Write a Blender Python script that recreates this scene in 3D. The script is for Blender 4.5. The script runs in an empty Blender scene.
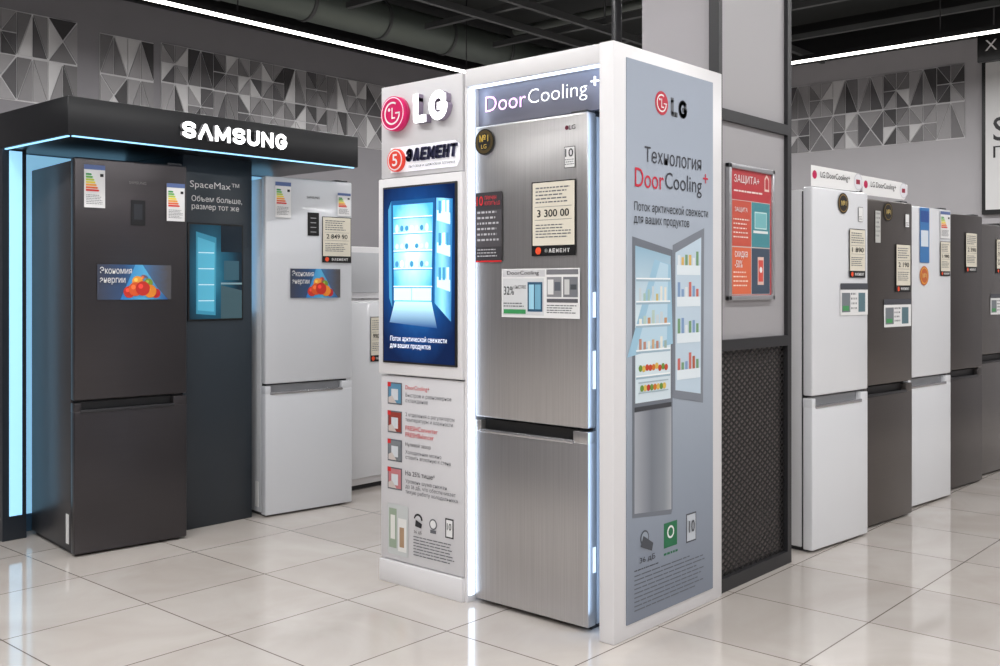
import bpy, bmesh, math, random
from mathutils import Vector, Matrix
random.seed(7)
scene = bpy.context.scene
COL = scene.collection

# ------------------------------------------------------------ materials
def lin(c):
    r=[]
    for v in c[:3]:
        v=v/255.0
        r.append(v/12.92 if v<=0.04045 else ((v+0.055)/1.055)**2.4)
    return (r[0],r[1],r[2],1.0)
MC={}
def M(rgb, rough=0.5, metal=0.0, em=0.0, coat=0.0):
    key=(rgb,rough,metal,em,coat)
    if key in MC: return MC[key]
    m=bpy.data.materials.new("mat_%d_%d_%d"%rgb); m.use_nodes=True
    nt=m.node_tree; b=nt.nodes['Principled BSDF']
    b.inputs['Base Color'].default_value=lin(rgb)
    b.inputs['Roughness'].default_value=rough
    b.inputs['Metallic'].default_value=metal
    b.inputs['Coat Weight'].default_value=coat
    if em>0:
        b.inputs['Emission Color'].default_value=lin(rgb)
        b.inputs['Emission Strength'].default_value=em
    MC[key]=m
    return m
def brushed(name, rgb, rough=0.32, metal=0.75, var=0.12, vertical=False):
    m=bpy.data.materials.new(name); m.use_nodes=True
    nt=m.node_tree; b=nt.nodes['Principled BSDF']
    tc=nt.nodes.new('ShaderNodeTexCoord'); mp=nt.nodes.new('ShaderNodeMapping')
    mp.inputs['Scale'].default_value=(160,160,2) if vertical else (2.0,2.0,420)
    nz=nt.nodes.new('ShaderNodeTexNoise'); nz.inputs['Scale'].default_value=1.0; nz.inputs['Detail'].default_value=2
    nt.links.new(tc.outputs['Object'],mp.inputs['Vector']); nt.links.new(mp.outputs['Vector'],nz.inputs['Vector'])
    cr=nt.nodes.new('ShaderNodeValToRGB')
    c=lin(rgb)
    cr.color_ramp.elements[0].position=0.3; cr.color_ramp.elements[1].position=0.7
    cr.color_ramp.elements[0].color=tuple(v*(1-var) for v in c[:3])+(1,)
    cr.color_ramp.elements[1].color=tuple(min(1,v*(1+var)) for v in c[:3])+(1,)
    nt.links.new(nz.outputs['Fac'],cr.inputs['Fac']); nt.links.new(cr.outputs['Color'],b.inputs['Base Color'])
    b.inputs['Roughness'].default_value=rough
    b.inputs['Metallic'].default_value=metal
    b.inputs['Anisotropic'].default_value=0.5
    return m
def gradient(name, stops, axis=2, em=0.0, rough=0.35, noise=0.0, radial=None):
    """printed artwork: colour ramp over the object's own extent (radial=(cx,cz,rx,rz) for a round glow)"""
    m=bpy.data.materials.new(name); m.use_nodes=True
    nt=m.node_tree; b=nt.nodes['Principled BSDF']
    tc=nt.nodes.new('ShaderNodeTexCoord')
    cr=nt.nodes.new('ShaderNodeValToRGB')
    while len(cr.color_ramp.elements)<len(stops): cr.color_ramp.elements.new(0.5)
    for e,(p,c) in zip(cr.color_ramp.elements,stops):
        e.position=p; e.color=lin(c)
    if radial:
        mp=nt.nodes.new('ShaderNodeMapping'); cx,cz,rx,rz=radial
        mp.inputs['Location'].default_value=(-cx/rx,0,-cz/rz); mp.inputs['Scale'].default_value=(1/rx,0,1/rz)
        nt.links.new(tc.outputs['Generated'],mp.inputs[0])
        ln=nt.nodes.new('ShaderNodeVectorMath'); ln.operation='LENGTH'
        nt.links.new(mp.outputs[0],ln.inputs[0]); src=ln.outputs['Value']
    else:
        sp=nt.nodes.new('ShaderNodeSeparateXYZ')
        nt.links.new(tc.outputs['Generated'],sp.inputs['Vector']); src=sp.outputs[axis]
    if noise>0:
        nz=nt.nodes.new('ShaderNodeTexNoise'); nz.inputs['Scale'].default_value=9; nz.inputs['Detail'].default_value=4
        nt.links.new(tc.outputs['Generated'],nz.inputs[0])
        ma=nt.nodes.new('ShaderNodeMath'); ma.operation='MULTIPLY_ADD'; ma.inputs[1].default_value=noise
        nt.links.new(nz.outputs['Fac'],ma.inputs[0]); nt.links.new(src,ma.inputs[2]); src=ma.outputs[0]
    nt.links.new(src,cr.inputs['Fac'])
    nt.links.new(cr.outputs['Color'],b.inputs['Base Color'])
    b.inputs['Roughness'].default_value=rough
    if em>0:
        nt.links.new(cr.outputs['Color'],b.inputs['Emission Color'])
        b.inputs['Emission Strength'].default_value=em
    return m

WHITE=M((226,225,227),0.35); WHITE_GLOSS=M((224,226,230),0.2,0,0,0.4)
PAPER=M((222,216,200),0.6); PAPERW=M((232,232,232),0.5)
BLACK=M((14,14,16),0.4); DARK=M((38,38,41),0.45); TXT=M((40,40,45),0.6)
GREYTXT=M((100,102,108),0.6); MAG=M((190,10,80),0.35); RED=M((205,35,40),0.4)
STEEL=brushed('brushed_steel',(186,184,184),0.28,0.85,0.07,True)
STEEL_L=brushed('steel_dark_panel',(124,121,120),0.28,0.75,0.03)
STEEL_B=brushed('steel_brown',(104,99,96),0.28,0.75,0.03)
DARKSTEEL=brushed('dark_steel',(92,88,87),0.28,0.75,0.03)
LEDB=M((190,220,255),0.5,0,3.2); LEDW=M((218,234,255),0.5,0,3.0)
LEDC=M((150,208,245),0.5,0,1.5)

# ------------------------------------------------------------ geometry helpers
def empty(name, loc=(0,0,0), rot=0.0):
    e=bpy.data.objects.new(name,None); COL.objects.link(e)
    e.location=loc; e.rotation_euler=(0,0,rot); e.empty_display_size=0.1
    return e
def link(name, me, parent):
    o=bpy.data.objects.new(name,me); COL.objects.link(o)
    if parent is not None: o.parent=parent
    return o
def box(name,p,x0,x1,y0,y1,z0,z1,mat,bev=0.0,seg=2):
    bm=bmesh.new(); bmesh.ops.create_cube(bm,size=1)
    for v in bm.verts:
        v.co=Vector((x0+(v.co.x+.5)*(x1-x0), y0+(v.co.y+.5)*(y1-y0), z0+(v.co.z+.5)*(z1-z0)))
    if bev>0: bmesh.ops.bevel(bm,geom=bm.edges[:],offset=bev,segments=seg,affect='EDGES',profile=0.5)
    me=bpy.data.meshes.new(name); bm.to_mesh(me); bm.free()
    me.materials.append(mat)
    if bev>0:
        for f in me.polygons: f.use_smooth=True
        try: me.set_sharp_from_angle(angle=math.radians(35))
        except Exception: pass
    return link(name,me,p)
def polys(name,p,items,y=0.0):
    """flat artwork: items = (list of (x,z) or rect tuple, mat, dy)"""
    verts=[];faces=[];mi=[];mats=[]
    for k,it in enumerate(items):
        pts,mat=it[0],it[1]; dy=it[2] if len(it)>2 else 0.0
        if not isinstance(pts[0],(tuple,list)):
            a,b,c,d=pts; pts=[(a,c),(b,c),(b,d),(a,d)]
        s=len(verts)
        for (x,z) in pts: verts.append((x,y-dy,z))
        faces.append(tuple(range(s,s+len(pts))))
        if mat not in mats: mats.append(mat)
        mi.append(mats.index(mat))
    me=bpy.data.meshes.new(name); me.from_pydata(verts,[],faces)
    for m in mats: me.materials.append(m)
    for f,i in zip(me.polygons,mi): f.material_index=i
    me.update()
    return link(name,me,p)
def circ(cx,cz,r,n=28,a0=0,a1=2*math.pi,rz=None):
    rz=rz or r
    return [(cx+r*math.cos(a0+(a1-a0)*i/n),cz+rz*math.sin(a0+(a1-a0)*i/n)) for i in range(n)]
def cyl(name,p,c,r,depth,mat,axis='Z',n=32,bev=0.0,r2=None):
    bm=bmesh.new(); bmesh.ops.create_cone(bm,cap_ends=True,segments=n,radius1=r,radius2=r if r2 is None else r2,depth=depth)
    if axis=='X': bmesh.ops.rotate(bm,verts=bm.verts,matrix=Matrix.Rotation(math.pi/2,3,'Y'))
    if axis=='Y': bmesh.ops.rotate(bm,verts=bm.verts,matrix=Matrix.Rotation(math.pi/2,3,'X'))
    bmesh.ops.translate(bm,verts=bm.verts,vec=c)
    me=bpy.data.meshes.new(name); bm.to_mesh(me); bm.free(); me.materials.append(mat)
    for f in me.polygons: f.use_smooth=len(f.vertices)==4
    return link(name,me,p)
TS=100.0
def text(name,p,s,cx,cz,w,h,mat,y=-0.002,ext=0.0,bold=0.0,left=False):
    cu=bpy.data.curves.new(name,'FONT'); cu.body=s; cu.size=TS
    cu.offset=bold*0.45*TS; cu.resolution_u=3
    o=bpy.data.objects.new(name,cu); COL.objects.link(o)
    bpy.context.view_layer.update()
    bb=[Vector(b) for b in o.bound_box]
    x0=min(b.x for b in bb);x1=max(b.x for b in bb);y0=min(b.y for b in bb);y1=max(b.y for b in bb)
    W=max(x1-x0,1e-3);H=max(y1-y0,1e-3)
    if w is None: w=W*h/H
    if h is None: h=H*w/W
    sx=w/W; sy=h/H
    if ext>0: cu.extrude=ext/2
    o.parent=p; cu.materials.append(mat)
    o.rotation_euler=(math.pi/2,0,0)
    o.scale=(sx,sy,1)
    lx = cx if left else cx-w/2
    o.location=(lx-x0*sx, y-ext/2, cz-h/2-y0*sy)
    return o
def text3d(name,p,s,cx,cz,w,h,face,side,y,ext,bold=0.0):
    """channel letters: darker returns with a lit face on the front"""
    text(name+'_returns',p,s,cx,cz,w,h,side,y,ext,bold)
    text(name+'_face',p,s,cx,cz,w,h,face,y-ext-.0008,0,bold)
# stroke-built sign lettering (clean heavy capitals)
def arc(cx,cz,rx,rz,a0,a1,n=10):
    return [(cx+rx*math.cos(math.radians(a0+(a1-a0)*i/n)),cz+rz*math.sin(math.radians(a0+(a1-a0)*i/n))) for i in range(n+1)]
GL={
 'S':[arc(.5,.74,.5,.26,20,270)+arc(.5,.26,.5,.26,90,-160)],
 'A':[[(0,0),(.5,1),(1,0)]],
 'M':[[(0,0),(0,1),(.5,.12),(1,1),(1,0)]],
 'U':[[(0,1),(0,.35)]+arc(.5,.32,.5,.32,180,360)+[(1,1)]],
 'N':[[(0,0),(0,1),(1,0),(1,1)]],
 'G':[arc(.5,.5,.5,.5,40,330,18)+[(1,.46),(.6,.46)]],
 'Э':[arc(.35,.5,.6,.5,150,-150,16),[(.25,.5),(.92,.5)]],
 'Л':[[(0,0),(.42,1),(.62,1),(1,0)]],
 'Е':[[(1,1),(0,1),(0,0),(1,0)],[(0,.5),(.85,.5)]],
 'М':[[(0,0),(0,1),(.5,.2),(1,1),(1,0)]],
 'Н':[[(0,0),(0,1)],[(1,0),(1,1)],[(0,.5),(1,.5)]],
 'Т':[[(0,1),(1,1)],[(.5,1),(.5,0)]],
 'L':[[(0,1),(0,0),(1,0)]],
}
def sign(name,p,s,cx,cz,w,h,t,mat,side,y,ext,gap=.38,shear=0.0,widths=None):
    """each letter stroke is a solid bar; t = stroke width (m), ext = letter depth"""
    n=len(s); ws=[(widths or {}).get(ch,1.0) for ch in s]
    unit=w/(sum(ws)+gap*(n-1))
    verts=[];faces=[];mi=[]
    def prism(pts):
        b=len(verts); k=len(pts)
        for (x,z) in pts: verts.append((x,y-ext,z))
        for (x,z) in pts: verts.append((x,y,z))
        faces.append(tuple(range(b,b+k))); mi.append(0)
        for i in range(k):
            j=(i+1)%k; faces.append((b+i,b+k+i,b+k+j,b+j)); mi.append(1)
    x=cx-w/2
    for ch,wl in zip(s,ws):
        lw=unit*wl-t
        for pl in GL[ch]:
            P=[(x+t/2+q[0]*lw+shear*(q[1]-.5)*h, cz-h/2+t/2+q[1]*(h-t)) for q in pl]
            for a,b in zip(P[:-1],P[1:]):
                dx,dz=b[0]-a[0],b[1]-a[1]; L=math.hypot(dx,dz) or 1e-6
                nx,nz_=-dz/L*t/2,dx/L*t/2
                prism([(a[0]+nx,a[1]+nz_),(a[0]-nx,a[1]-nz_),(b[0]-nx,b[1]-nz_),(b[0]+nx,b[1]+nz_)])
            for q in P[1:-1]: prism(circ(q[0],q[1],t/2,12))
            for q in (P[0],P[-1]): prism([(q[0]-t/2,q[1]-t/2),(q[0]+t/2,q[1]-t/2),(q[0]+t/2,q[1]+t/2),(q[0]-t/2,q[1]+t/2)])
        x+=unit*(wl+gap)
    me=bpy.data.meshes.new(name); me.from_pydata(verts,[],faces)
    me.materials.append(mat); me.materials.append(side)
    for f,i in zip(me.polygons,mi): f.material_index=i
    me.update()
    return link(name,me,p)
def words(x0,x1,z1,z0,n,mat,fill=0.5,dy=0.0,ragged=0.25):
    out=[]; lh=(z1-z0)/n
    for i in range(n):
        zt=z1-i*lh; xe=x1-(x1-x0)*random.random()*ragged; x=x0
        while x<xe:
            L=(x1-x0)*random.uniform(.05,.16); e=min(x+L,xe)
            out.append(((x,e,zt-lh*fill,zt),mat,dy)); x=e+lh*.3
    return out

# ------------------------------------------------------------ camera
H=1.35
F=Vector((0.749,0.6626,0)).normalized()
cam=bpy.data.cameras.new('camera'); co=bpy.data.objects.new('camera',cam); COL.objects.link(co)
co.location=(0,0,H); co.rotation_euler=(math.pi/2,0,math.atan2(-F.x,F.y))
cam.sensor_width=36; cam.lens=36*1.017; cam.shift_y=-0.046; cam.clip_start=0.05
scene.camera=co

# ------------------------------------------------------------ room shell
XW,YW,X0,Y0,ZC=12.0,9.3,-4.0,-4.5,4.6
m=bpy.data.materials.new('floor_tiles'); m.use_nodes=True
nt=m.node_tree;b=nt.nodes['Principled BSDF']
tc=nt.nodes.new('ShaderNodeTexCoord'); mp=nt.nodes.new('ShaderNodeMapping')
mp.inputs['Location'].default_value=(0.15,0.2,0)
br=nt.nodes.new('ShaderNodeTexBrick'); br.offset=0; br.squash=1
br.inputs['Scale'].default_value=1; br.inputs['Brick Width'].default_value=0.6; br.inputs['Row Height'].default_value=0.6
br.inputs['Mortar Size'].default_value=0.003; br.inputs['Mortar Smooth'].default_value=0.1
br.inputs['Color1'].default_value=lin((202,196,191)); br.inputs['Color2'].default_value=lin((194,188,183)); br.inputs['Mortar'].default_value=lin((116,107,100))
nz=nt.nodes.new('ShaderNodeTexNoise'); nz.inputs['Scale'].default_value=1.6; nz.inputs['Detail'].default_value=6; nz.inputs['Distortion'].default_value=1.5
cr=nt.nodes.new('ShaderNodeValToRGB'); cr.color_ramp.elements[0].position=.35; cr.color_ramp.elements[1].position=.7
cr.color_ramp.elements[0].color=(.88,.86,.84,1); cr.color_ramp.elements[1].color=(1,1,1,1)
mx=nt.nodes.new('ShaderNodeMix'); mx.data_type='RGBA'; mx.blend_type='MULTIPLY'; mx.inputs[0].default_value=1
nt.links.new(tc.outputs['Object'],mp.inputs[0]); nt.links.new(mp.outputs[0],br.inputs['Vector']); nt.links.new(mp.outputs[0],nz.inputs['Vector'])
nt.links.new(nz.outputs['Fac'],cr.inputs[0]); nt.links.new(br.outputs['Color'],mx.inputs[6]); nt.links.new(cr.outputs[0],mx.inputs[7])
nt.links.new(mx.outputs[2],b.inputs['Base Color'])
b.inputs['Roughness'].default_value=0.07
b.inputs['Specular IOR Level'].default_value=0.75
bp=nt.nodes.new('ShaderNodeBump'); bp.inputs['Strength'].default_value=.25; bp.inputs['Distance'].default_value=.002; bp.invert=True
nt.links.new(br.outputs['Fac'],bp.inputs['Height']); nt.links.new(bp.outputs[0],b.inputs['Normal'])
FLOORM=m
box('floor',None,X0,XW,Y0,YW,-0.1,0,FLOORM)

def plaster(name,rgb):
    m=bpy.data.materials.new(name); m.use_nodes=True
    nt=m.node_tree;b=nt.nodes['Principled BSDF']
    tc=nt.nodes.new('ShaderNodeTexCoord'); nz=nt.nodes.new('ShaderNodeTexNoise'); nz.inputs['Scale'].default_value=3; nz.inputs['Detail'].default_value=5
    cr=nt.nodes.new('ShaderNodeValToRGB'); c=lin(rgb)
    cr.color_ramp.elements[0].color=tuple(v*.94 for v in c[:3])+(1,); cr.color_ramp.elements[1].color=tuple(v*1.06 for v in c[:3])+(1,)
    nt.links.new(tc.outputs['Object'],nz.inputs[0]); nt.links.new(nz.outputs[0],cr.inputs[0]); nt.links.new(cr.outputs[0],b.inputs['Base Color'])
    b.inputs['Roughness'].default_value=.7
    return m
WALLG=plaster('wall_grey',(132,130,134)); WALLL=plaster('wall_light',(168,166,169))
CEIL=plaster('ceiling_dark',(40,43,42))
box('wall_back',None,X0,XW,YW,YW+.15,0,ZC,WALLG)
box('wall_right',None,XW,XW+.15,Y0,YW+.15,0,ZC,WALLL)
box('wall_left',None,X0-.15,X0,Y0,YW+.15,0,ZC,WALLL)
box('wall_front',None,X0-.15,XW+.15,Y0-.15,Y0,0,ZC,WALLL)
box('ceiling',None,X0-.15,XW+.15,Y0-.15,YW+.15,ZC,ZC+.1,CEIL)
box('trim_1',None,X0,XW-.08,YW-.08,YW-.001,4.14,ZC-.001,BLACK)
box('trim_2',None,XW-.08,XW-.001,Y0,YW-.09,4.12,ZC-.001,BLACK)

# triangular relief wall decoration
def mural(name,loc,rot,L,z0,z1,cell):
    e=empty(name,loc,rot)
    g=[M((150,148,150),.5),M((112,110,112),.5),M((58,56,58),.5),M((200,199,200),.45),M((130,128,130),.5),M((80,78,81),.5)]
    verts=[];faces=[];mi=[]
    nx=max(1,int(round(L/cell))); nzz=2; cx=L/nx; cz=(z1-z0)/nzz
    for i in range(nx):
        for j in range(nzz):
            xa,xb=i*cx,(i+1)*cx; za,zb=z0+j*cz,z0+(j+1)*cz; xm,zm=(xa+xb)/2,(za+zb)/2
            k=random.random()
            if k<.4:
                ring=[(xa,za),(xm,za),(xb,za),(xb,zm),(xb,zb),(xm,zb),(xa,zb),(xa,zm)]
                tris=[(ring[q],ring[(q+1)%8],(xm,zm)) for q in range(8)]
            elif k<.75:
                tris=[((xa,za),(xm,zb),(xa,zb)),((xa,za),(xm,za),(xm,zb)),((xm,za),(xb,za),(xm,zb)),((xb,za),(xb,zb),(xm,zb))]
            else:
                tris=[((xa,za),(xb,za),(xm,zm)),((xb,za),(xb,zb),(xm,zm)),((xb,zb),(xa,zb),(xm,zm)),((xa,zb),(xa,za),(xm,zm))]
            for t in tris:
                gx=sum(q[0] for q in t)/3; gz=sum(q[1] for q in t)/3
                s=len(verts)
                for q in t:
                    verts.append((gx+(q[0]-gx)*.91,-.012,gz+(q[1]-gz)*.91))
                faces.append((s,s+1,s+2)); mi.append(random.choice([0,0,1,1,2,4,5,3]))
    me=bpy.data.meshes.new(name+'_tiles'); me.from_pydata(verts,[],faces)
    for q in g: me.materials.append(q)
    for f,i in zip(me.polygons,mi): f.material_index=i
    o=link('relief_triangles',me,e)
    sd=o.modifiers.new('s','SOLIDIFY'); sd.thickness=.006
    box('backing_board',e,0,L,-.004,0,z0,z1,M((205,204,206),.5))
    return e
mural('triangle_wall_panel',(3.4,YW-.001,0),0,1.12,3.02,3.83,.28)
mural('triangle_wall_panel',(4.74,YW-.001,0),0,.56,3.0,3.78,.28)
mural('triangle_wall_panel',(5.38,YW-.001,0),0,3.0,3.02,3.80,.3)
mural('triangle_wall_panel',(XW-.001,6.4,0),-math.pi/2,2.75,3.02,3.86,.3)

# wall poster at right
e=empty('framed_wall_poster',(XW-.001,3.46,0),-math.pi/2)
box('frame',e,0,1.3,-.05,0,2.15,3.87,BLACK)
box('print',e,.04,1.26,-.056,-.05,2.2,3.82,M((214,214,214),.4))
text('title',e,'SMART',.62,3.08,1.0,.26,BLACK,-.058,bold=.02)
text('subtitle',e,'ПРОСТО',.62,2.83,1.0,.13,BLACK,-.058)
e=empty('hanging_aisle_sign',(10.9,3.2,0),-math.pi/2)
box('board',e,0,.9,0,.05,3.62,3.92,BLACK,.005)
text('label',e,'X ХОЛОД',.45,3.77,.75,.14,PAPERW)
cyl('rod_1',e,(.15,.025,4.26),.008,.68,DARK); cyl('rod_2',e,(.75,.025,4.26),.008,.68,DARK)

# ------------------------------------------------------------ ceiling lamps
TUBE=M((255,252,246),.5,0,6.0)
def lamp(axis,fix,a0,a1,z,power,wid=.045,col=(1,.99,.985)):
    L=a1-a0; c=(a0+a1)/2
    e=empty('linear_ceiling_lamp',(c,fix,z) if axis=='X' else (fix,c,z),0 if axis=='X' else math.pi/2)
    box('housing',e,-L/2,L/2,-wid/2-.005,wid/2+.005,.005,.05,BLACK)
    box('diffuser',e,-L/2+.01,L/2-.01,-wid/2,wid/2,-.014,.005,TUBE)
    li=bpy.data.lights.new('tube_light','AREA'); li.shape='RECTANGLE'; li.size=L; li.size_y=wid; li.energy=power; li.color=col
    o=bpy.data.objects.new('tube_light',li); COL.objects.link(o); o.parent=e; o.location=(0,0,-.018)
    n=max(2,int(L//2.5))
    for i in range(n+1):
        x=-L/2+.2+(L-.4)*i/n
        cyl('suspension_wire',e,(x,0,(ZC-z+.05)/2),.006,ZC-z-.05,DARK,n=8)
lamp('X',7.5,2.0,11.0,3.66,155)
lamp('Y',10.0,-3.0,6.5,3.70,160)
lamp('X',4.0,0.5,7.3,3.9,75,.10)  # extra row added above the view to brighten the white appliances
lamp('X',0.6,-3,8.0,3.75,155,.12)
lamp('Y',-1.6,-3.5,8.5,3.9,115,.12)
lamp('Y',1.2,1.5,6.0,3.9,65,.12)
lamp('X',-2.2,-3,9.0,3.75,160,.12)

# ceiling services
DUCT=M((104,112,106),.45,.4); PIPE=M((84,86,86),.5,.3)
e=empty('ventilation_duct',(0,0,0))
cyl('main_duct',e,(8.0,8.3,4.25),.2,8.0,DUCT,'X')
for i in range(8): cyl('duct_ring',e,(4.4+i*1.0,8.3,4.25),.212,.04,PIPE,'X')
e=empty('cable_tray',(0,0,0))
for y in (5.2,6.3,6.9):
    box('tray_rail',e,3.0,11.8,y,y+.05,4.05,4.12,PIPE)
for x in (5.5,6.6,7.7,8.8,9.6,10.8):
    box('cross_rail',e,x,x+.06,2.7,7.9,4.14,4.2,PIPE)
for x in (6.2,9.2):
    cyl('conduit',e,(x,5.3,4.4),.05,5.2,M((120,126,120),.4,.4),'Y')
for x,y in ((5.52,5.22),(8.82,6.32),(10.82,6.92),(6.62,6.92)):
    cyl('hanger',e,(x,y,4.38),.01,.44,PIPE,n=8)
e=empty('support_pole',(5.0,3.495,0))
cyl('pole',e,(0,0,ZC/2),.03,ZC,DARK); cyl('base_plate',e,(0,0,.01),.09,.02,DARK)

# ------------------------------------------------------------ fridges
def price_tag(p,x0,x1,z0,z1,y=-.006,price='2 849 90'):
    w=x1-x0;h=z1-z0
    it=[((x0,x1,z0,z1),BLACK,0),((x0+w*.025,x1-w*.025,z0+h*.14,z1-h*.015),PAPER,.001)]
    it+=words(x0+w*.1,x1-w*.1,z1-h*.08,z1-h*.32,5,GREYTXT,.35,.002)
    it+=words(x0+w*.1,x1-w*.1,z0+h*.42,z0+h*.22,5,GREYTXT,.35,.002)
    it+=[((x0+w*.08,x1-w*.08,z0+h*.48,z0+h*.485),GREYTXT,.002),((x0+w*.08,x1-w*.08,z0+h*.655,z0+h*.66),GREYTXT,.002)]
    it+=[(circ(x0+w*.16,z0+h*.07,h*.05),M((235,80,40),.5),.002)]
    polys('price_tag_card',p,it,y)
    text('price',p,price,(x0+x1)/2,z0+h*.57,w*.72,h*.10,BLACK,y-.003,bold=.02)
    sign('shop_label',p,'ЭЛЕМЕНТ',x0+w*.60,z0+h*.07,w*.55,h*.055,h*.012,PAPERW,PAPERW,y-.0025,.0005)
def energy(p,x0,x1,z0,z1,y=-.006):
    w=x1-x0;h=z1-z0
    it=[((x0,x1,z0,z1),PAPERW,0),((x0,x1,z1-h*.11,z1),M((90,110,160),.5),.001)]
    cols=[(50,150,80),(100,180,80),(190,208,70),(244,222,70),(242,165,60),(232,110,55),(218,55,50)]
    for i,c in enumerate(cols):
        zt=z1-h*(.2+i*.062); L=w*(.24+.06*i); a=x0+w*.08
        it.append(([(a,zt-h*.045),(a+L,zt-h*.045),(a+L+w*.05,zt-h*.0225),(a+L,zt),(a,zt)],M(c,.5),.001))
    it.append(((x1-w*.24,x1-w*.08,z1-h*.27,z1-h*.2),BLACK,.001))
    it+=words(x0+w*.1,x1-w*.1,z0+h*.3,z0+h*.06,6,GREYTXT,.35,.001)
    polys('energy_label',p,it,y)
def promo(p,x0,x1,z0,z1,y=-.006):
    w=x1-x0;h=z1-z0
    gm=gradient('promo_print',[(0,(66,66,74)),(.4,(56,80,120)),(.62,(60,130,190)),(.8,(80,100,130)),(1,(84,82,86))],0,rough=.25,noise=.1)
    polys('promo_magnet',p,[((x0,x1,z0,z1),gm,0)],y)
    it=[([(x0+w*.30,z0),(x0+w*.95,z0),(x0+w*.80,z0+h*.35),(x0+w*.60,z1),(x0+w*.5,z1)],gradient('promo_ray',[(0,(40,120,200)),(.5,(90,180,225)),(1,(40,80,150))],0,rough=.3),.001)]
    for cx,cz,r,c,dy in ((.42,.22,.17,(205,50,35),.002),(.50,.30,.20,(225,90,35),.003),(.60,.32,.21,(200,45,35),.004),(.70,.24,.19,(235,140,40),.003),(.78,.18,.14,(190,35,40),.002),(.53,.52,.16,(240,160,60),.0015),(.62,.60,.12,(225,90,40),.001),(.68,.48,.13,(120,150,50),.0015)):
        it.append((circ(x0+w*cx,z0+h*cz,h*r,20),M(c,.4),dy))
        it.append((circ(x0+w*cx-h*r*.3,z0+h*(cz+r*.3),h*r*.35,12),M(tuple(min(255,int(v*1.15+25)) for v in c),.4),dy+.0004))
    polys('fruit_art',p,it,y-.001)
    text('promo_text',p,'Экономия\nэнергии',x0+w*.24,z0+h*.68,w*.42,h*.5,PAPERW,y-.006)

def fridge(name,loc,rot,w,h,d,door,body,split,handle='dark',bot=.045):
    e=empty(name,loc,rot)
    box('cabinet',e,.004,w-.004,.066,d,.02,h-.012,body,.006)
    box('plinth',e,.02,w-.02,.05,d-.03,0,.05,DARK)
    box('door_gasket',e,.012,w-.012,.05,.068,bot+.01,h-.02,DARK)
    box('upper_door',e,0,w,0,.055,split+.006,h,door,.009,3)
    box('lower_door',e,0,w,0,.055,bot,split-.048,door,.007,3)
    box('grip_end_left',e,0,.035,.001,.055,split-.055,split-.006,door,.004)
    box('grip_end_right',e,w-.075,w,.001,.055,split-.055,split-.006,door,.004)
    box('grip_recess',e,.03,w-.07,.03,.054,split-.05,split-.004,BLACK if handle!='light' else M((150,152,156),.4,.3))
    box('grip_lip',e,.03,w-.07,-.004,.012,split-.058,split-.042,M((190,190,192),.25,.9) if handle!='black' else DARK,.003)
    box('hinge_cover',e,w-.1,w-.02,.02,.12,h-.014,h+.012,DARK,.004)
    for x in (.05,w-.05):
        cyl('foot',e,(x,.1,.02),.02,.04,BLACK)
    return e

# --- open stainless refrigerator in the kiosk
e=fridge('refrigerator',(3.19,2.965,0),-math.pi/2,.60,2.035,.66,STEEL,M((150,154,160),.4,.3),.79,bot=.02)
polys('round_magnet',e,[(circ(.06,1.965,.055),BLACK,0),(circ(.06,1.965,.049),M((84,70,40),.35,.3),.001),(circ(.06,1.965,.036),BLACK,.0015)],-.006)
text('magnet_number',e,'№1',.06,1.98,.05,.03,M((225,190,90),.3),-.010,bold=.02)
text('magnet_maker',e,'LG',.06,1.945,.03,.018,M((225,190,90),.3),-.010)
text('maker_logo',e,'LG',.525,1.98,.032,.018,TXT,-.003)
polys('maker_dot',e,[(circ(.498,1.98,.009),M((100,30,50),.4),0)],-.003)
polys('warranty_sticker',e,[((.485,.54,1.82,1.905),M((90,90,92),.5),0),((.488,.537,1.823,1.902),PAPERW,.0005)]+words(.49,.535,1.855,1.828,3,GREYTXT,.4,.001),-.003)
text('warranty_number',e,'10',.512,1.88,.04,.033,TXT,-.006,bold=.02)
price_tag(e,.32,.545,1.475,1.775,price='3 300 00')
polys('promo_card',e,[((.01,.158,1.455,1.75),M((58,56,60),.4),0),((.01,.158,1.52,1.675),M((78,76,80),.4),.0004),((.01,.158,1.455,1.462),RED,.001)]+words(.02,.148,1.67,1.53,6,M((190,190,195),.5),.35,.001)+words(.02,.148,1.51,1.47,3,M((190,190,195),.5),.35,.001),-.006)
text('promo_number',e,'10',.036,1.715,.036,.04,M((230,50,60),.4),-.009,bold=.02)
text('promo_title',e,'ПРИЧИН\nКУПИТЬ LG',.107,1.715,.085,.04,M((230,70,80),.4),-.009)
it=[((.158,.565,1.225,1.425),PAPERW,0),((.165,.39,1.392,1.42),M((205,205,208),.5),.001),((.398,.558,1.400,1.42),M((120,120,126),.5),.001),
    ((.165,.385,1.235,1.385),M((210,212,214),.5),.001),((.30,.378,1.25,1.37),M((50,90,120),.4),.002),((.308,.335,1.26,1.36),M((160,210,230),.4),.003),((.34,.370,1.26,1.36),M((120,175,200),.4),.003),
    ((.17,.29,1.24,1.258),M((60,150,90),.4),.002),
    ((.40,.475,1.31,1.39),M((140,140,145),.5),.001),((.483,.556,1.31,1.39),M((120,122,128),.5),.001),
    ((.405,.435,1.32,1.38),M((225,225,225),.5),.002),((.44,.47,1.335,1.37),M((90,95,105),.5),.002),((.49,.515,1.32,1.38),M((205,205,205),.5),.002),((.52,.55,1.34,1.36),M((70,75,80),.5),.002),
    ((.40,.556,1.288,1.303),M((90,90,96),.5),.001)]+words(.40,.55,1.278,1.24,4,GREYTXT,.4,.001)+words(.17,.29,1.285,1.262,2,GREYTXT,.4,.002)
polys('feature_banner',e,it,-.006)
text('banner_title',e,'DoorCooling',.275,1.406,.17,.02,TXT,-.009)
text('banner_value',e,'32%',.20,1.335,.055,.035,M((50,60,60),.4),-.009)
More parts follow.
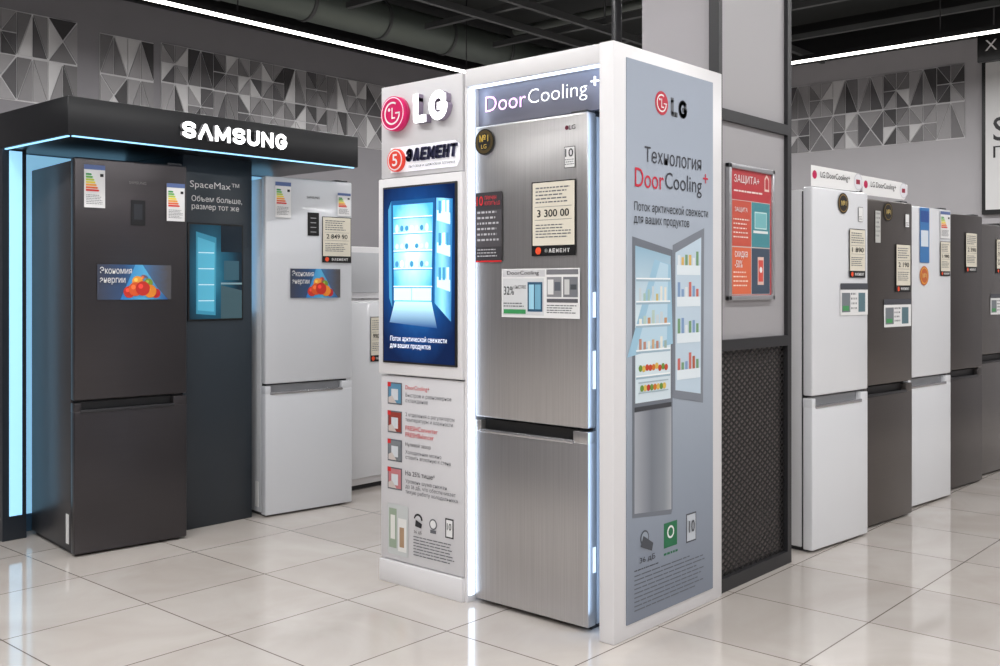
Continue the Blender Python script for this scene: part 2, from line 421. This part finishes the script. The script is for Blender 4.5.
text('banner_fast',e,'БЫСТРЕЕ',.262,1.35,.06,.014,TXT,-.009)
for z0_,z1_ in ((.23,.33),(1.23,1.33),(.95,1.1)):
    box('side_info_sticker',e,.5995,.6015,.03,.05,z0_,z1_,PAPERW)

# ------------------------------------------------------------ central kiosk
k=empty('refrigerator_display_kiosk',(3.16,3.5,0),-math.pi/2)
D=.80; HT=2.28; XL=-.03
PANEL=M((208,207,210),.4)
box('tower_plinth',k,XL,.50,-.012,D,0,.10,WHITE,.003)
box('tower_lower_panel',k,XL+.002,.498,-.002,D,.105,.945,PANEL,.003)
box('tower_screen_housing',k,XL-.004,.502,-.014,D,.952,1.845,WHITE,.006)
box('tower_top_panel',k,XL+.002,.490,.0,D,1.85,HT-.01,PANEL,.003)
box('opening_left_wall',k,.5,.515,.004,D,0,HT-.074,WHITE)
box('side_panel',k,1.217,1.285,-.01,D+.005,0,HT,WHITE,.004)
box('header_beam',k,.505,1.217,0,D,HT-.074,HT,WHITE,.003)
box('back_panel',k,.515,1.217,D-.03,D,0,HT-.074,M((200,205,212),.4))
box('header_board',k,.515,1.217,.075,.09,2.045,HT-.075,gradient('header_glass',[(0,(116,116,128)),(1,(156,160,178))],2,rough=.2))
box('led_header',k,.52,1.215,.02,.04,HT-.080,HT-.074,LEDW)
box('led_left',k,.515,.521,.012,.045,.03,HT-.085,LEDW)
box('led_right',k,1.211,1.217,.03,.12,.03,HT-.085,LEDB)
NEON=M((248,250,255),.4,0,1.6); NEONP=M((232,190,238),.4,0,1.5)
text3d('neon_door',k,'Door',.70,2.125,.225,.066,NEONP,M((120,110,130),.4),.045,.006,bold=-.01)
text3d('neon_cooling',k,'Cooling',.975,2.12,.30,.076,NEON,M((120,120,130),.4),.045,.006,bold=-.035)
text('neon_plus',k,'+',1.16,2.15,.036,.036,NEON,.045,ext=.008,bold=-.03)
# top logo
LX=.088
cyl('logo_disc',k,(LX,-.02,2.135),.078,.035,M((200,20,95),.3,0,.3),'Y')
polys('logo_ring',k,[(circ(LX,2.135,.074),M((225,215,225),.3,0,.3),0),(circ(LX,2.135,.069),M((190,14,85),.3,0,.25),.0005)],-.0382)
it=[]
n=26
for i in range(n):
    a=math.radians(60)+math.radians(300)*i/n; a2=math.radians(60)+math.radians(300)*(i+1)/n
    it.append(([(LX+.044*math.cos(a),2.135+.044*math.sin(a)),(LX+.052*math.cos(a),2.135+.052*math.sin(a)),(LX+.052*math.cos(a2),2.135+.052*math.sin(a2)),(LX+.044*math.cos(a2),2.135+.044*math.sin(a2))],PAPERW,0))
it+=[((LX-.004,LX+.003,2.11,2.160),PAPERW,0),((LX+.003,LX+.020,2.11,2.117),PAPERW,0),(circ(LX-.02,2.152,.008,12),PAPERW,0),((LX+.020,LX+.052,2.131,2.138),PAPERW,0)]
polys('logo_face',k,it,-.0395)
sign('logo_letters',k,'LG',.325,2.14,.215,.13,.034,M((252,252,255),.4,0,.9),M((150,138,160),.4),-.002,.03,gap=.12,widths={'L':.72,'G':1.0})
polys('shop_sign_back',k,[([(.04,1.87),(.46,1.87),(.48,1.90),(.48,1.965),(.45,1.985),(.04,1.985)],M((236,236,242),.4,0,.25),0)],-.004)
cyl('shop_disc',k,(LX,-.012,1.925),.052,.02,M((225,60,40),.4,0,.2),'Y')
polys('shop_disc_ring',k,[(circ(LX,1.925,.047),PAPERW,0),(circ(LX,1.925,.041),M((225,60,40),.4),.0005)],-.0225)
text('shop_five',k,'5',LX,1.925,.035,.055,PAPERW,-.024,bold=.03)
sign('shop_name',k,'ЭЛЕМЕНТ',.308,1.942,.31,.058,.0135,M((35,36,70),.4),M((60,60,90),.4),-.004,.008,gap=.2,shear=.12,widths={'М':1.2})
text('shop_tagline',k,'БЫТОВАЯ И ЦИФРОВАЯ ТЕХНИКА',.308,1.89,.29,.014,TXT,-.008)
# screen
box('screen_bezel',k,.005,.475,-.022,-.012,1.005,1.805,BLACK,.003)
sg=gradient('screen_picture',[(0,(60,160,215)),(.35,(35,110,175)),(.7,(16,56,110)),(1,(8,26,62))],em=.75,rough=.1,radial=(.48,.55,.7,.62),noise=.12)
polys('screen_image',k,[((.014,.466,1.014,1.796),sg,0)],-.0235)
glowA=gradient('screen_cabinet',[(0,(240,252,255)),(.45,(175,230,248)),(1,(70,165,215))],em=.95,rough=.2,radial=(.5,.55,.62,.62),noise=.15)
glowB=gradient('screen_door',[(0,(60,140,190)),(.5,(140,212,240)),(1,(40,110,165))],axis=0,em=.8,rough=.2,noise=.15)
CW=M((205,238,250),.3,0,.6); CB=M((70,150,195),.3,0,.5); CD=M((24,84,140),.3,0,.5); CX=M((225,246,252),.3,0,.7)
polys('screen_fridge_body',k,[([(.07,1.26),(.335,1.26),(.35,1.74),(.065,1.74)],CD,0),([(.052,1.30),(.07,1.26),(.065,1.74),(.045,1.70)],CB,0)],-.024)
polys('screen_fridge_cabinet',k,[([(.085,1.285),(.325,1.285),(.335,1.72),(.078,1.72)],glowA,0)],-.0245)
polys('screen_fridge_door',k,[([(.345,1.28),(.445,1.20),(.455,1.73),(.355,1.74)],glowB,0)],-.0245)
it=[]
for z in (1.35,1.43,1.51,1.59,1.66): it+=[((.082,.33,z,z+.005),CX,.0),((.082,.33,z-.004,z),CB,.0)]
for z in (1.35,1.50,1.64):
    it+=[([(.36,z),(.44,z-.02),(.44,z+.03),(.36,z+.045)],CW,0)]
    for i in range(3): it.append((((.37+i*.024,.386+i*.024,z+.03,z+.085)),random.choice([CX,CB,CW]),.0004))
for z in (1.435,1.515,1.595):
    for i in range(7):
        it.append((circ(.105+i*.032,z+.018,.012,12,rz=random.uniform(.01,.02)),random.choice([CX,CB,CW,CW]),.0004))
it+=[((.085,.325,1.29,1.345),CW,.0002),((.20,.203,1.29,1.345),CB,.0006)]
polys('screen_fridge_art',k,it,-.025)
polys('screen_cold_air',k,[([(.055,1.19),(.36,1.17),(.325,1.285),(.09,1.285)],gradient('cold_air',[(0,(20,70,130)),(1,(190,235,250))],axis=2,em=.7),0)],-.0243)
text('screen_caption',k,'Поток арктической свежести\nдля ваших продуктов',.24,1.10,.36,.06,M((235,240,250),.4,0,.8),-.0265)
# lower info panel
it=[]
cols=[(90,140,170),(150,60,50),(120,125,130),(190,120,125)]
for i,z in enumerate((.865,.735,.605,.477)):
    it+=[((.02,.115,z-.05,z+.05),M((100,104,112),.4),0),((.026,.109,z-.044,z+.044),M(cols[i],.4),.0005),((.045,.09,z-.03,z+.02),M((205,210,215),.4),.001),([(.026,z-.044),(.08,z-.044),(.05,z-.01),(.026,z-.02)],M((200,190,185),.4),.0012),((.02,.042,z+.03,z+.05),RED,.0015)]
it+=[((.02,.155,.13,.36),M((196,200,200),.4),0),((.03,.08,.16,.34),M((150,166,146),.4),.0005),((.09,.145,.15,.30),M((226,226,224),.4),.0005),((.04,.07,.2,.31),M((225,225,220),.4),.001),((.10,.13,.17,.26),M((170,140,110),.4),.001)]
it+=[(circ(.22,.31,.028,20,0,math.pi),TXT,0),(circ(.22,.31,.019,20,0,math.pi),PANEL,.0005),([(.20,.28),(.24,.275),(.245,.295),(.205,.31)],TXT,0),
     (circ(.315,.305,.024,20),GREYTXT,0),(circ(.315,.305,.018,20),PAPERW,.0005),((.297,.333,.265,.28),GREYTXT,0),((.39,.44,.26,.345),TXT,0),((.396,.434,.266,.339),PAPERW,.0005)]
it+=words(.19,.45,.235,.14,7,GREYTXT,.3,0)
polys('info_art',k,it,-.004)
for s,z,hh,c in (('DoorCooling+',.895,.024,RED),('Быстрое и равномерное\nохлаждение',.850,.046,GREYTXT),
               ('2 отделения с регулятором\nтемпературы и влажности',.762,.044,GREYTXT),('FRESHConverter\nFRESHBalancer',.700,.050,RED),
               ('Нулевой зазор',.640,.022,TXT),('Холодильник можно\nставить вплотную к стене',.593,.044,GREYTXT),
               ('На 25% тише*',.512,.022,TXT),('Уровень шума снижен\nдо 36 дБ, что обеспечивает\nтихую работу холодильника',.450,.070,GREYTXT)):
    text('info_text',k,s,.14,z,None,hh,c,-.006,left=True)
text('info_ten',k,'10',.415,.31,.026,.03,TXT,-.006,bold=.02)
text('info_db',k,'36 дБ',.22,.255,.05,.016,TXT,-.006)

# ------------------------------------------------------------ side advertising poster
pz=empty('advertising_poster',(3.230,2.2145,0),0)
pg=gradient('poster_print',[(0,(124,132,146)),(.25,(146,156,170)),(.55,(176,186,198)),(.8,(168,178,192)),(1,(150,160,176))],2,rough=.35)
box('poster_sheet',pz,0,.65,-.004,0,.056,2.228,pg)
def ringseg(cx,cz,r0,r1,a0,a1,mat,dy,n=24):
    out=[]
    for i in range(n):
        a=math.radians(a0+(a1-a0)*i/n); b_=math.radians(a0+(a1-a0)*(i+1)/n)
        out.append(([(cx+r0*math.cos(a),cz+r0*math.sin(a)),(cx+r1*math.cos(a),cz+r1*math.sin(a)),(cx+r1*math.cos(b_),cz+r1*math.sin(b_)),(cx+r0*math.cos(b_),cz+r0*math.sin(b_))],mat,dy))
    return out
polys('poster_logo',pz,[(circ(.243,2.085,.048),M((190,15,50),.4),0)]+ringseg(.243,2.085,.030,.036,60,360,PAPERW,.0005)+[((.240,.245,2.067,2.103),PAPERW,.0005),((.245,.260,2.067,2.072),PAPERW,.0005),((.258,.282,2.083,2.087),PAPERW,.0005),(circ(.229,2.099,.005,10),PAPERW,.0005)],-.005)
sign('poster_maker',pz,'LG',.375,2.08,.125,.075,.019,M((95,98,105),.5),M((95,98,105),.5),-.005,.001,gap=.12,widths={'L':.72})
text('poster_heading',pz,'Технология',.335,1.87,.43,.062,M((60,62,70),.5),-.006)
text('poster_title_a',pz,'Door',.155,1.775,.205,.075,M((205,30,60),.4),-.006)
text('poster_title_b',pz,'Cooling',.41,1.768,.285,.088,M((60,62,70),.5),-.006)
text('poster_plus',pz,'+',.585,1.81,.04,.04,M((205,30,60),.4),-.006)
text('poster_caption',pz,'Поток арктической свежести\nдля ваших продуктов',.325,1.635,.56,.095,M((50,52,58),.5),-.006)
A=lambda r,g,b:M((r,g,b),.4)
pd=gradient('printed_door',[(0,(164,168,176)),(.45,(118,124,134)),(.8,(136,142,150)),(1,(170,174,180))],0)
polys('poster_lower_door',pz,[([(.05,.475),(.315,.45),(.315,.865),(.05,.865)],pd,0)],-.0052)
polys('poster_interior',pz,[([(.055,.90),(.31,.90),(.31,1.475),(.055,1.51)],gradient('printed_interior',[(0,(214,228,236)),(.5,(226,240,246)),(1,(150,186,208))],2),0)],-.0052)
it=[([(.035,.46),(.315,.43),(.325,.45),(.325,1.50),(.035,1.545)],A(112,118,128),0),
    ((.05,.315,.867,.885),A(60,62,68),.001)]
for z in (1.00,1.10,1.20,1.29,1.38): it+=[((.06,.305,z,z+.006),A(246,250,252),.0017),((.06,.305,z-.008,z),A(160,186,202),.0017)]
for i in range(9):
    x=.09+i*.023; it.append((circ(x,1.028+random.random()*.01,.013,14),A(*random.choice([(215,120,40),(200,70,40),(225,190,90),(110,150,60)])),.0019))
for i in range(8):
    x=.1+i*.023; it.append((circ(x,.955,.013,14),A(*random.choice([(215,120,40),(190,50,40),(225,190,90),(110,150,60)])),.0019))
it+=[((.075,.29,.935,.94),A(170,190,200),.0022),((.075,.29,.975,.98),A(170,190,200),.0022)]
for i in range(7):
    x=.08+i*.03; it.append(((x,x+.018,1.106,1.106+random.uniform(.025,.05)),A(*random.choice([(205,170,130),(190,140,120),(235,235,225),(160,180,170)])),.0018))
    it.append(((x,x+.02,1.206,1.206+random.uniform(.02,.055)),A(*random.choice([(205,215,220),(190,210,200),(235,235,225),(200,150,110)])),.0018))
    it.append(((x,x+.016,1.296,1.296+random.uniform(.02,.06)),A(*random.choice([(205,215,220),(170,200,190),(235,235,225),(210,190,120)])),.0018))
it+=[([(.19,1.46),(.31,1.44),(.325,1.12),(.0,1.08)],A(160,200,222),.0012),
     ([(.23,1.45),(.29,1.44),(.28,1.14),(.06,1.10)],A(190,218,234),.0014),
     ([(.325,.90),(.565,.86),(.575,1.60),(.325,1.52)],A(126,132,142),.0005),
     ([(.345,.93),(.545,.90),(.55,1.56),(.345,1.49)],A(196,214,228),.001)]
for z in (.97,1.12,1.27,1.40):
    for i in range(6):
        x=.362+i*.029; it.append(((x,x+.020,z+.02,z+.02+random.uniform(.05,.09)),A(*random.choice([(205,110,100),(235,235,230),(120,160,120),(130,160,200),(225,185,100),(226,232,236),(180,90,60)])),.0014))
    it.append((((.355,.54,z,z+.04)),A(228,238,244),.0018))
it+=[(circ(.12,.37,.03,20),A(70,74,82),.001),(circ(.12,.37,.024,20),A(146,156,168),.0015),([(.09,.34),(.17,.31),(.18,.34),(.11,.38)],A(70,74,82),.002),
     ((.26,.36,.30,.40),A(20,110,70),0),(circ(.31,.36,.026,20),PAPERW,.0005),(circ(.31,.36,.018,20),A(20,110,70),.001),((.43,.51,.29,.41),A(70,74,82),0),((.436,.504,.296,.404),A(190,196,204),.0005)]
it+=words(.05,.58,.235,.085,9,A(92,98,108),.3,0)+words(.05,.22,.255,.245,1,A(70,74,82),.5,0)+words(.26,.40,.28,.262,1,A(20,110,70),.5,0)
polys('poster_art',pz,it,-.0045)
text('poster_ten',pz,'10',.47,.355,.045,.05,A(60,62,70),-.008,bold=.02)
text('poster_db',pz,'36 дБ',.14,.285,.11,.026,A(60,62,70),-.006)

# ------------------------------------------------------------ structural column with framed infill
c=empty('clad_column',(3.975,2.235,0),0)
CG=plaster('column_grey',(170,167,170)); CP=M((162,160,163),.45)
box('shaft',c,.03,.67,.05,.42,0,ZC,CG)
box('frame_post_left',c,.0,.03,0,.05,0,ZC,DARK)
box('frame_post_right',c,.67,.71,0,.05,0,ZC,DARK)
box('frame_post_back',c,.67,.71,.38,.42,0,ZC,DARK)
for z in (0,1.065,2.09,3.2):
    box('frame_rail',c,.03,.67,0,.045,z,z+(.05 if z>0 else .06),DARK)
box('infill_panel_upper',c,.03,.67,.02,.05,2.14,3.2,CP); box('infill_panel_mid',c,.03,.67,.02,.05,1.115,2.09,CP)
box('mesh_backing',c,.03,.67,.043,.05,.06,1.065,M((138,130,128),.6))
verts=[];faces=[]
def strip(xa,za,xb,zb,hw,y):
    dx,dz=xb-xa,zb-za;L=math.hypot(dx,dz)
    if L<.004: return
    nx,nzv=-dz/L*hw,dx/L*hw; s=len(verts)
    verts.extend([(xa+nx,y,za+nzv),(xb+nx,y,zb+nzv),(xb-nx,y,zb-nzv),(xa-nx,y,za-nzv)]); faces.append((s,s+1,s+2,s+3))
a0,a1,b0,b1=.03,.67,.06,1.065
sp=.050; sl=.62
for sg_ in (1,-1):
    cc=-3.0
    while cc<3.0:
        zA=sl*sg_*a0+cc; zB=sl*sg_*a1+cc
        lo,hi=(b0-zA)/(zB-zA),(b1-zA)/(zB-zA)
        if lo>hi: lo,hi=hi,lo
        t0=max(0,lo);t1=min(1,hi)
        if t1>t0: strip(a0+(a1-a0)*t0,zA+(zB-zA)*t0,a0+(a1-a0)*t1,zA+(zB-zA)*t1,.0042,.022 if sg_>0 else .024)
        cc+=sp*sl
me=bpy.data.meshes.new('mesh_grille'); me.from_pydata(verts,[],faces); me.materials.append(M((26,24,24),.5))
o=link('mesh_grille',me,c); sd=o.modifiers.new('s','SOLIDIFY'); sd.thickness=.003

pp_=empty('framed_promo_poster',(4.065,2.254,0),0)
W=.44;za,zb=1.29,1.905
FR=M((176,176,180),.3,.6)
box('frame_left',pp_,0,.022,-.022,0,za,zb,FR,.003); box('frame_right',pp_,W-.022,W,-.022,0,za,zb,FR,.003)
box('frame_top',pp_,0,W,-.022,0,zb-.022,zb,FR,.003); box('frame_bottom',pp_,0,W,-.022,0,za,za+.022,FR,.003)
box('print',pp_,.02,W-.02,-.012,0,za+.02,zb-.02,A(186,56,62))
it=[((.035,.405,1.315,1.745),A(204,190,186),0),((.038,.217,1.535,1.742),A(200,84,66),.0005),((.222,.402,1.535,1.742),A(70,140,150),.0005),((.038,.217,1.318,1.53),A(220,106,70),.0005),((.222,.402,1.318,1.53),A(62,78,96),.0005),
    ((.25,.37,1.62,1.70),A(190,222,222),.001),((.256,.364,1.626,1.694),A(120,185,190),.0012),((.238,.382,1.60,1.612),A(225,230,230),.001),((.28,.34,1.36,1.49),A(225,190,180),.001),((.287,.333,1.375,1.475),A(214,80,70),.0015),(circ(.31,1.43,.014,16),PAPERW,.002),
    ([(.35,1.80),(.395,1.80),(.395,1.86),(.372,1.88),(.35,1.86)],A(225,200,190),0),([(.357,1.81),(.388,1.81),(.388,1.853),(.372,1.868),(.357,1.853)],A(186,56,62),.0005)]
it+=words(.05,.2,1.66,1.56,5,A(235,215,205),.3,.001)+words(.05,.2,1.42,1.34,4,A(245,225,210),.3,.001)+words(.055,.33,1.79,1.775,1,A(235,215,210),.5,0)
polys('print_art',pp_,it,-.0125)
text('print_title',pp_,'ЗАЩИТА+',.175,1.838,.24,.042,PAPERW,-.014)
text('print_disc',pp_,'скидка\n-50%',.12,1.475,.12,.075,PAPERW,-.015)
text('print_b',pp_,'ЗАЩИТА',.12,1.70,.12,.024,PAPERW,-.015)

# ------------------------------------------------------------ right hand row of fridges
R=-.105
BODYW=M((218,219,221),.4); BODYD=M((66,64,64),.45)
def top_card(p,w):
    it=[([(.02,1.865),(w-.06,1.865),(w-.02,1.90),(w-.02,1.955),(w-.10,1.965),(.02,1.972)],PAPERW,0),(circ(.055,1.925,.022,20),MAG,.0005),(circ(w-.07,1.918,.046,20),M((200,200,206),.3),.0006),(circ(w-.07,1.918,.04,20),M((225,225,230),.3),.0007),((w-.092,w-.05,1.905,1.93),A(150,30,60),.0008)]
    polys('top_card',p,it,.02)
    text('top_card_text',p,'LG DoorCooling+',.26,1.925,.30,.04,TXT,.018)
def badge(p,x,z,r,a=(30,26,22),b_=(150,120,60)):
    polys('round_badge',p,[(circ(x,z,r),A(*a),0),(circ(x,z,r*.85),A(*b_),.0005),(circ(x,z,r*.76),A(*a),.001)],-.004)
    text('badge_text',p,'№1',x,z,r*.9,r*.5,A(235,205,120),-.007)
def spec(p,x0,x1,z0,z1):
    w=x1-x0;h=z1-z0
    it=[((x0,x1,z0,z1),PAPERW,0),((x0,x1,z1-h*.2,z1),A(70,72,80),.0005),((x0+w*.05,x0+w*.35,z0+h*.1,z0+h*.7),A(120,126,132),.0005),((x0+w*.65,x0+w*.9,z0+h*.1,z0+h*.7),A(90,120,130),.0005),((x0+w*.08,x0+w*.3,z0+h*.15,z0+h*.3),A(70,150,90),.001)]
    it+=words(x0+w*.38,x0+w*.62,z0+h*.7,z0+h*.1,4,GREYTXT,.4,.0005)
    polys('spec_card',p,it,-.004)
def warranty(p,x,z):
    polys('warranty_sticker',p,[((x,x+.05,z,z+.08),GREYTXT,0),((x+.003,x+.047,z+.003,z+.077),PAPERW,.0005)]+words(x+.006,x+.044,z+.03,z+.006,3,GREYTXT,.4,.001),-.003)
f1=fridge('refrigerator',(4.90,2.225,0),R,.57,1.86,.6,WHITE_GLOSS,BODYW,.79,handle='light',bot=.012)
top_card(f1,.57); badge(f1,.30,1.79,.055); warranty(f1,.46,1.70)
price_tag(f1,.36,.53,1.40,1.66,price='1 890'); spec(f1,.27,.56,1.20,1.37)
f2=fridge('refrigerator',(5.565,2.225,0),R,.575,1.845,.6,STEEL_B,BODYD,.79,handle='black',bot=.012)
top_card(f2,.575); badge(f2,.27,1.78,.055,(30,26,22),(120,100,50)); polys('door_sticker',f2,[((.12,.18,1.60,1.78),A(190,190,186),0)]+words(.125,.175,1.77,1.62,6,GREYTXT,.4,.0005),-.004)
price_tag(f2,.36,.54,1.32,1.60,price='2 190'); spec(f2,.22,.55,1.12,1.28); warranty(f2,.48,1.70)
f3=fridge('refrigerator',(6.245,2.225,0),R,.585,1.845,.6,WHITE_GLOSS,BODYW,.79,handle='light',bot=.012)
polys('blue_tall_sticker',f3,[((.14,.27,1.50,1.84),A(60,120,180),0),((.155,.255,1.60,1.70),A(215,225,235),.0005),((.15,.26,1.75,1.82),A(40,80,150),.0005)],-.004)
price_tag(f3,.42,.56,1.42,1.64,price='1 990'); energy(f3,.42,.56,1.66,1.83); badge(f3,.2,1.42,.06,(200,100,50),(235,180,60))
f4=fridge('refrigerator',(6.94,2.235,0),R,.585,1.84,.6,DARKSTEEL,BODYD,.79,handle='black',bot=.012)
price_tag(f4,.30,.48,1.45,1.72,price='2 390')
f5=fridge('refrigerator',(7.64,2.235,0),R,.585,1.80,.6,STEEL_L,BODYD,.86,handle='black',bot=.012)
price_tag(f5,.3,.48,1.45,1.7,price='2 390'); spec(f5,.2,.5,1.15,1.3)
f6=fridge('refrigerator',(8.33,2.235,0),R,.585,1.85,.6,STEEL_L,BODYD,.79,handle='black',bot=.012)
price_tag(f6,.3,.46,1.45,1.7)

# ------------------------------------------------------------ left pavilion
v=empty('brand_display_pavilion',(2.287,4.8,0),0)
PB=M((20,21,24),.35); PD=M((36,42,50),.35)
box('canopy',v,0,1.823,0,1.2,2.085,2.274,PB,.006)
box('canopy_led_front',v,.03,1.80,.012,.024,2.079,2.085,LEDC)
box('canopy_led_side',v,.012,.024,.03,1.15,2.079,2.085,LEDC)
box('pier_left',v,.0,.125,.74,1.2,0,2.085,PD)
PALE=M((150,205,240),.5,0,1.0)
box('pier_led_strip',v,.035,.10,.733,.74,.13,2.075,PALE)
box('back_wall',v,.125,1.83,.88,.92,0,2.085,M((70,100,124),.4))
GB=M((140,195,228),.5,0,.8)
box('back_glow_band',v,.13,.76,.87,.88,.1,2.08,GB)
box('back_glow_band_b',v,1.24,1.82,.87,.88,.1,2.08,GB)
box('centre_panel',v,.765,1.215,.24,.87,0,2.085,gradient('centre_panel_print',[(0,(34,40,47)),(.6,(48,58,67)),(1,(44,54,63))],2,rough=.35),.003)
box('centre_led',v,1.2155,1.222,.30,.36,1.2,2.08,LEDC)
sign('canopy_letters',v,'SAMSUNG',.935,2.178,.67,.088,.0205,M((255,255,255),.4,0,1.3),M((120,120,124),.4),-.001,.024,gap=.16,widths={'M':1.2,'A':1.1})
text('panel_title',v,'SpaceMax™',.965,1.92,.32,.05,PAPERW,.236)
text('panel_subtitle',v,'Объем больше,\nразмер тот же',.98,1.82,.33,.085,PAPERW,.236,bold=.01)
box('panel_screen_bezel',v,.79,1.15,.232,.242,1.16,1.71,BLACK,.003)
sm=gradient('panel_screen_glow',[(0,(60,140,165)),(.5,(26,84,108)),(1,(12,34,48))],em=.35,rough=.2,radial=(.38,.5,.6,.8),noise=.12)
polys('panel_screen_image',v,[((.80,1.14,1.17,1.70),sm,0)],.2315)
T=lambda c,s=.35:M(c,.2,0,s)
it=[([(.84,1.20),(.965,1.19),(.97,1.63),(.84,1.66)],T((60,140,170)),.0),([(.85,1.22),(.955,1.21),(.96,1.60),(.85,1.63)],T((84,170,198)),.0003),
    ([(1.0,1.17),(1.14,1.17),(1.14,1.33),(1.0,1.36)],T((60,84,92)),.0),((1.0,1.14,1.55,1.70),T((14,30,42)),.0),((1.02,1.12,1.39,1.50),T((50,84,98)),.0),((1.0,1.14,1.365,1.375),T((120,150,160)),.0004)]
for z in (1.27,1.36,1.45,1.54): it.append(((.855,.955,z,z+.006),T((190,225,240)),.0006))
polys('panel_screen_art',v,it,.2308)

def sfr(name,loc,w,door,body,dark):
    f=fridge(name,loc,-.115,w,2.0,.67,door,body,.775,handle='black' if dark else 'light',bot=.012)
    return f
s1=sfr('refrigerator',(2.390,4.945,0),.59,brushed('black_steel',(72,69,71),.28,.72,.03),M((62,61,64),.38,.2),True)
energy(s1,.045,.15,1.75,1.965); energy(s1,.475,.575,1.70,1.90)
polys('control_display',s1,[((.285,.36,1.67,1.80),BLACK,0),((.30,.345,1.70,1.78),A(40,42,48),.0005)],-.003)
text('maker_logo',s1,'SAMSUNG',.32,1.89,.09,.014,A(150,148,146),-.003)
promo(s1,.11,.50,1.285,1.465)
box('side_sticker',s1,.0025,.004,.09,.13,.05,.20,PAPERW)
s2=sfr('refrigerator',(3.541,4.96,0),.6,M((212,215,220),.25,.05,0,.3),M((200,203,207),.4),False)
energy(s2,.06,.165,1.76,1.97); energy(s2,.49,.585,1.79,1.93)
polys('control_display',s2,[((.28,.36,1.66,1.80),BLACK,0)]+[((.30,.34,1.68+i*.028,1.685+i*.028),A(150,150,154),.0005) for i in range(4)],-.003)
text('maker_logo',s2,'SAMSUNG',.32,1.89,.09,.014,TXT,-.003)
price_tag(s2,.38,.59,1.50,1.78); promo(s2,.16,.51,1.285,1.46)
box('side_sticker',s2,.0025,.004,.09,.13,.05,.20,PAPERW)

# ------------------------------------------------------------ white appliances behind kiosk
wc=empty('upright_freezer',(4.30,5.16,0),0)
box('body',wc,0,.6,.03,.62,.03,1.26,WHITE,.008); box('door',wc,.004,.596,0,.028,.08,1.25,WHITE_GLOSS,.008); box('plinth',wc,.03,.57,.05,.6,0,.03,DARK)
price_tag(wc,.22,.36,.85,1.15,price='990 00')
mw=empty('microwave_oven',(4.34,5.22,1.262),0)
box('body',mw,0,.52,.02,.42,.01,.36,WHITE,.01); box('door_window',mw,.03,.36,.008,.022,.05,.32,A(190,192,196),.005); box('control_panel',mw,.38,.5,.01,.022,.04,.33,M((215,215,218),.4),.003)
cyl('dial',mw,(.44,0.0,.25),.025,.025,M((170,170,174),.3,.5),'Y'); cyl('dial_2',mw,(.44,0.0,.13),.025,.025,M((170,170,174),.3,.5),'Y')
for x in (.04,.48):
    cyl('foot',mw,(x,.1,.005),.012,.01,DARK); cyl('foot',mw,(x,.36,.005),.012,.01,DARK)

# ------------------------------------------------------------ world & colour
w=bpy.data.worlds.new('world'); scene.world=w; w.use_nodes=True
w.node_tree.nodes['Background'].inputs[0].default_value=(.5,.5,.52,1); w.node_tree.nodes['Background'].inputs[1].default_value=.4
scene.view_settings.view_transform='Standard'
scene.view_settings.exposure=0.0
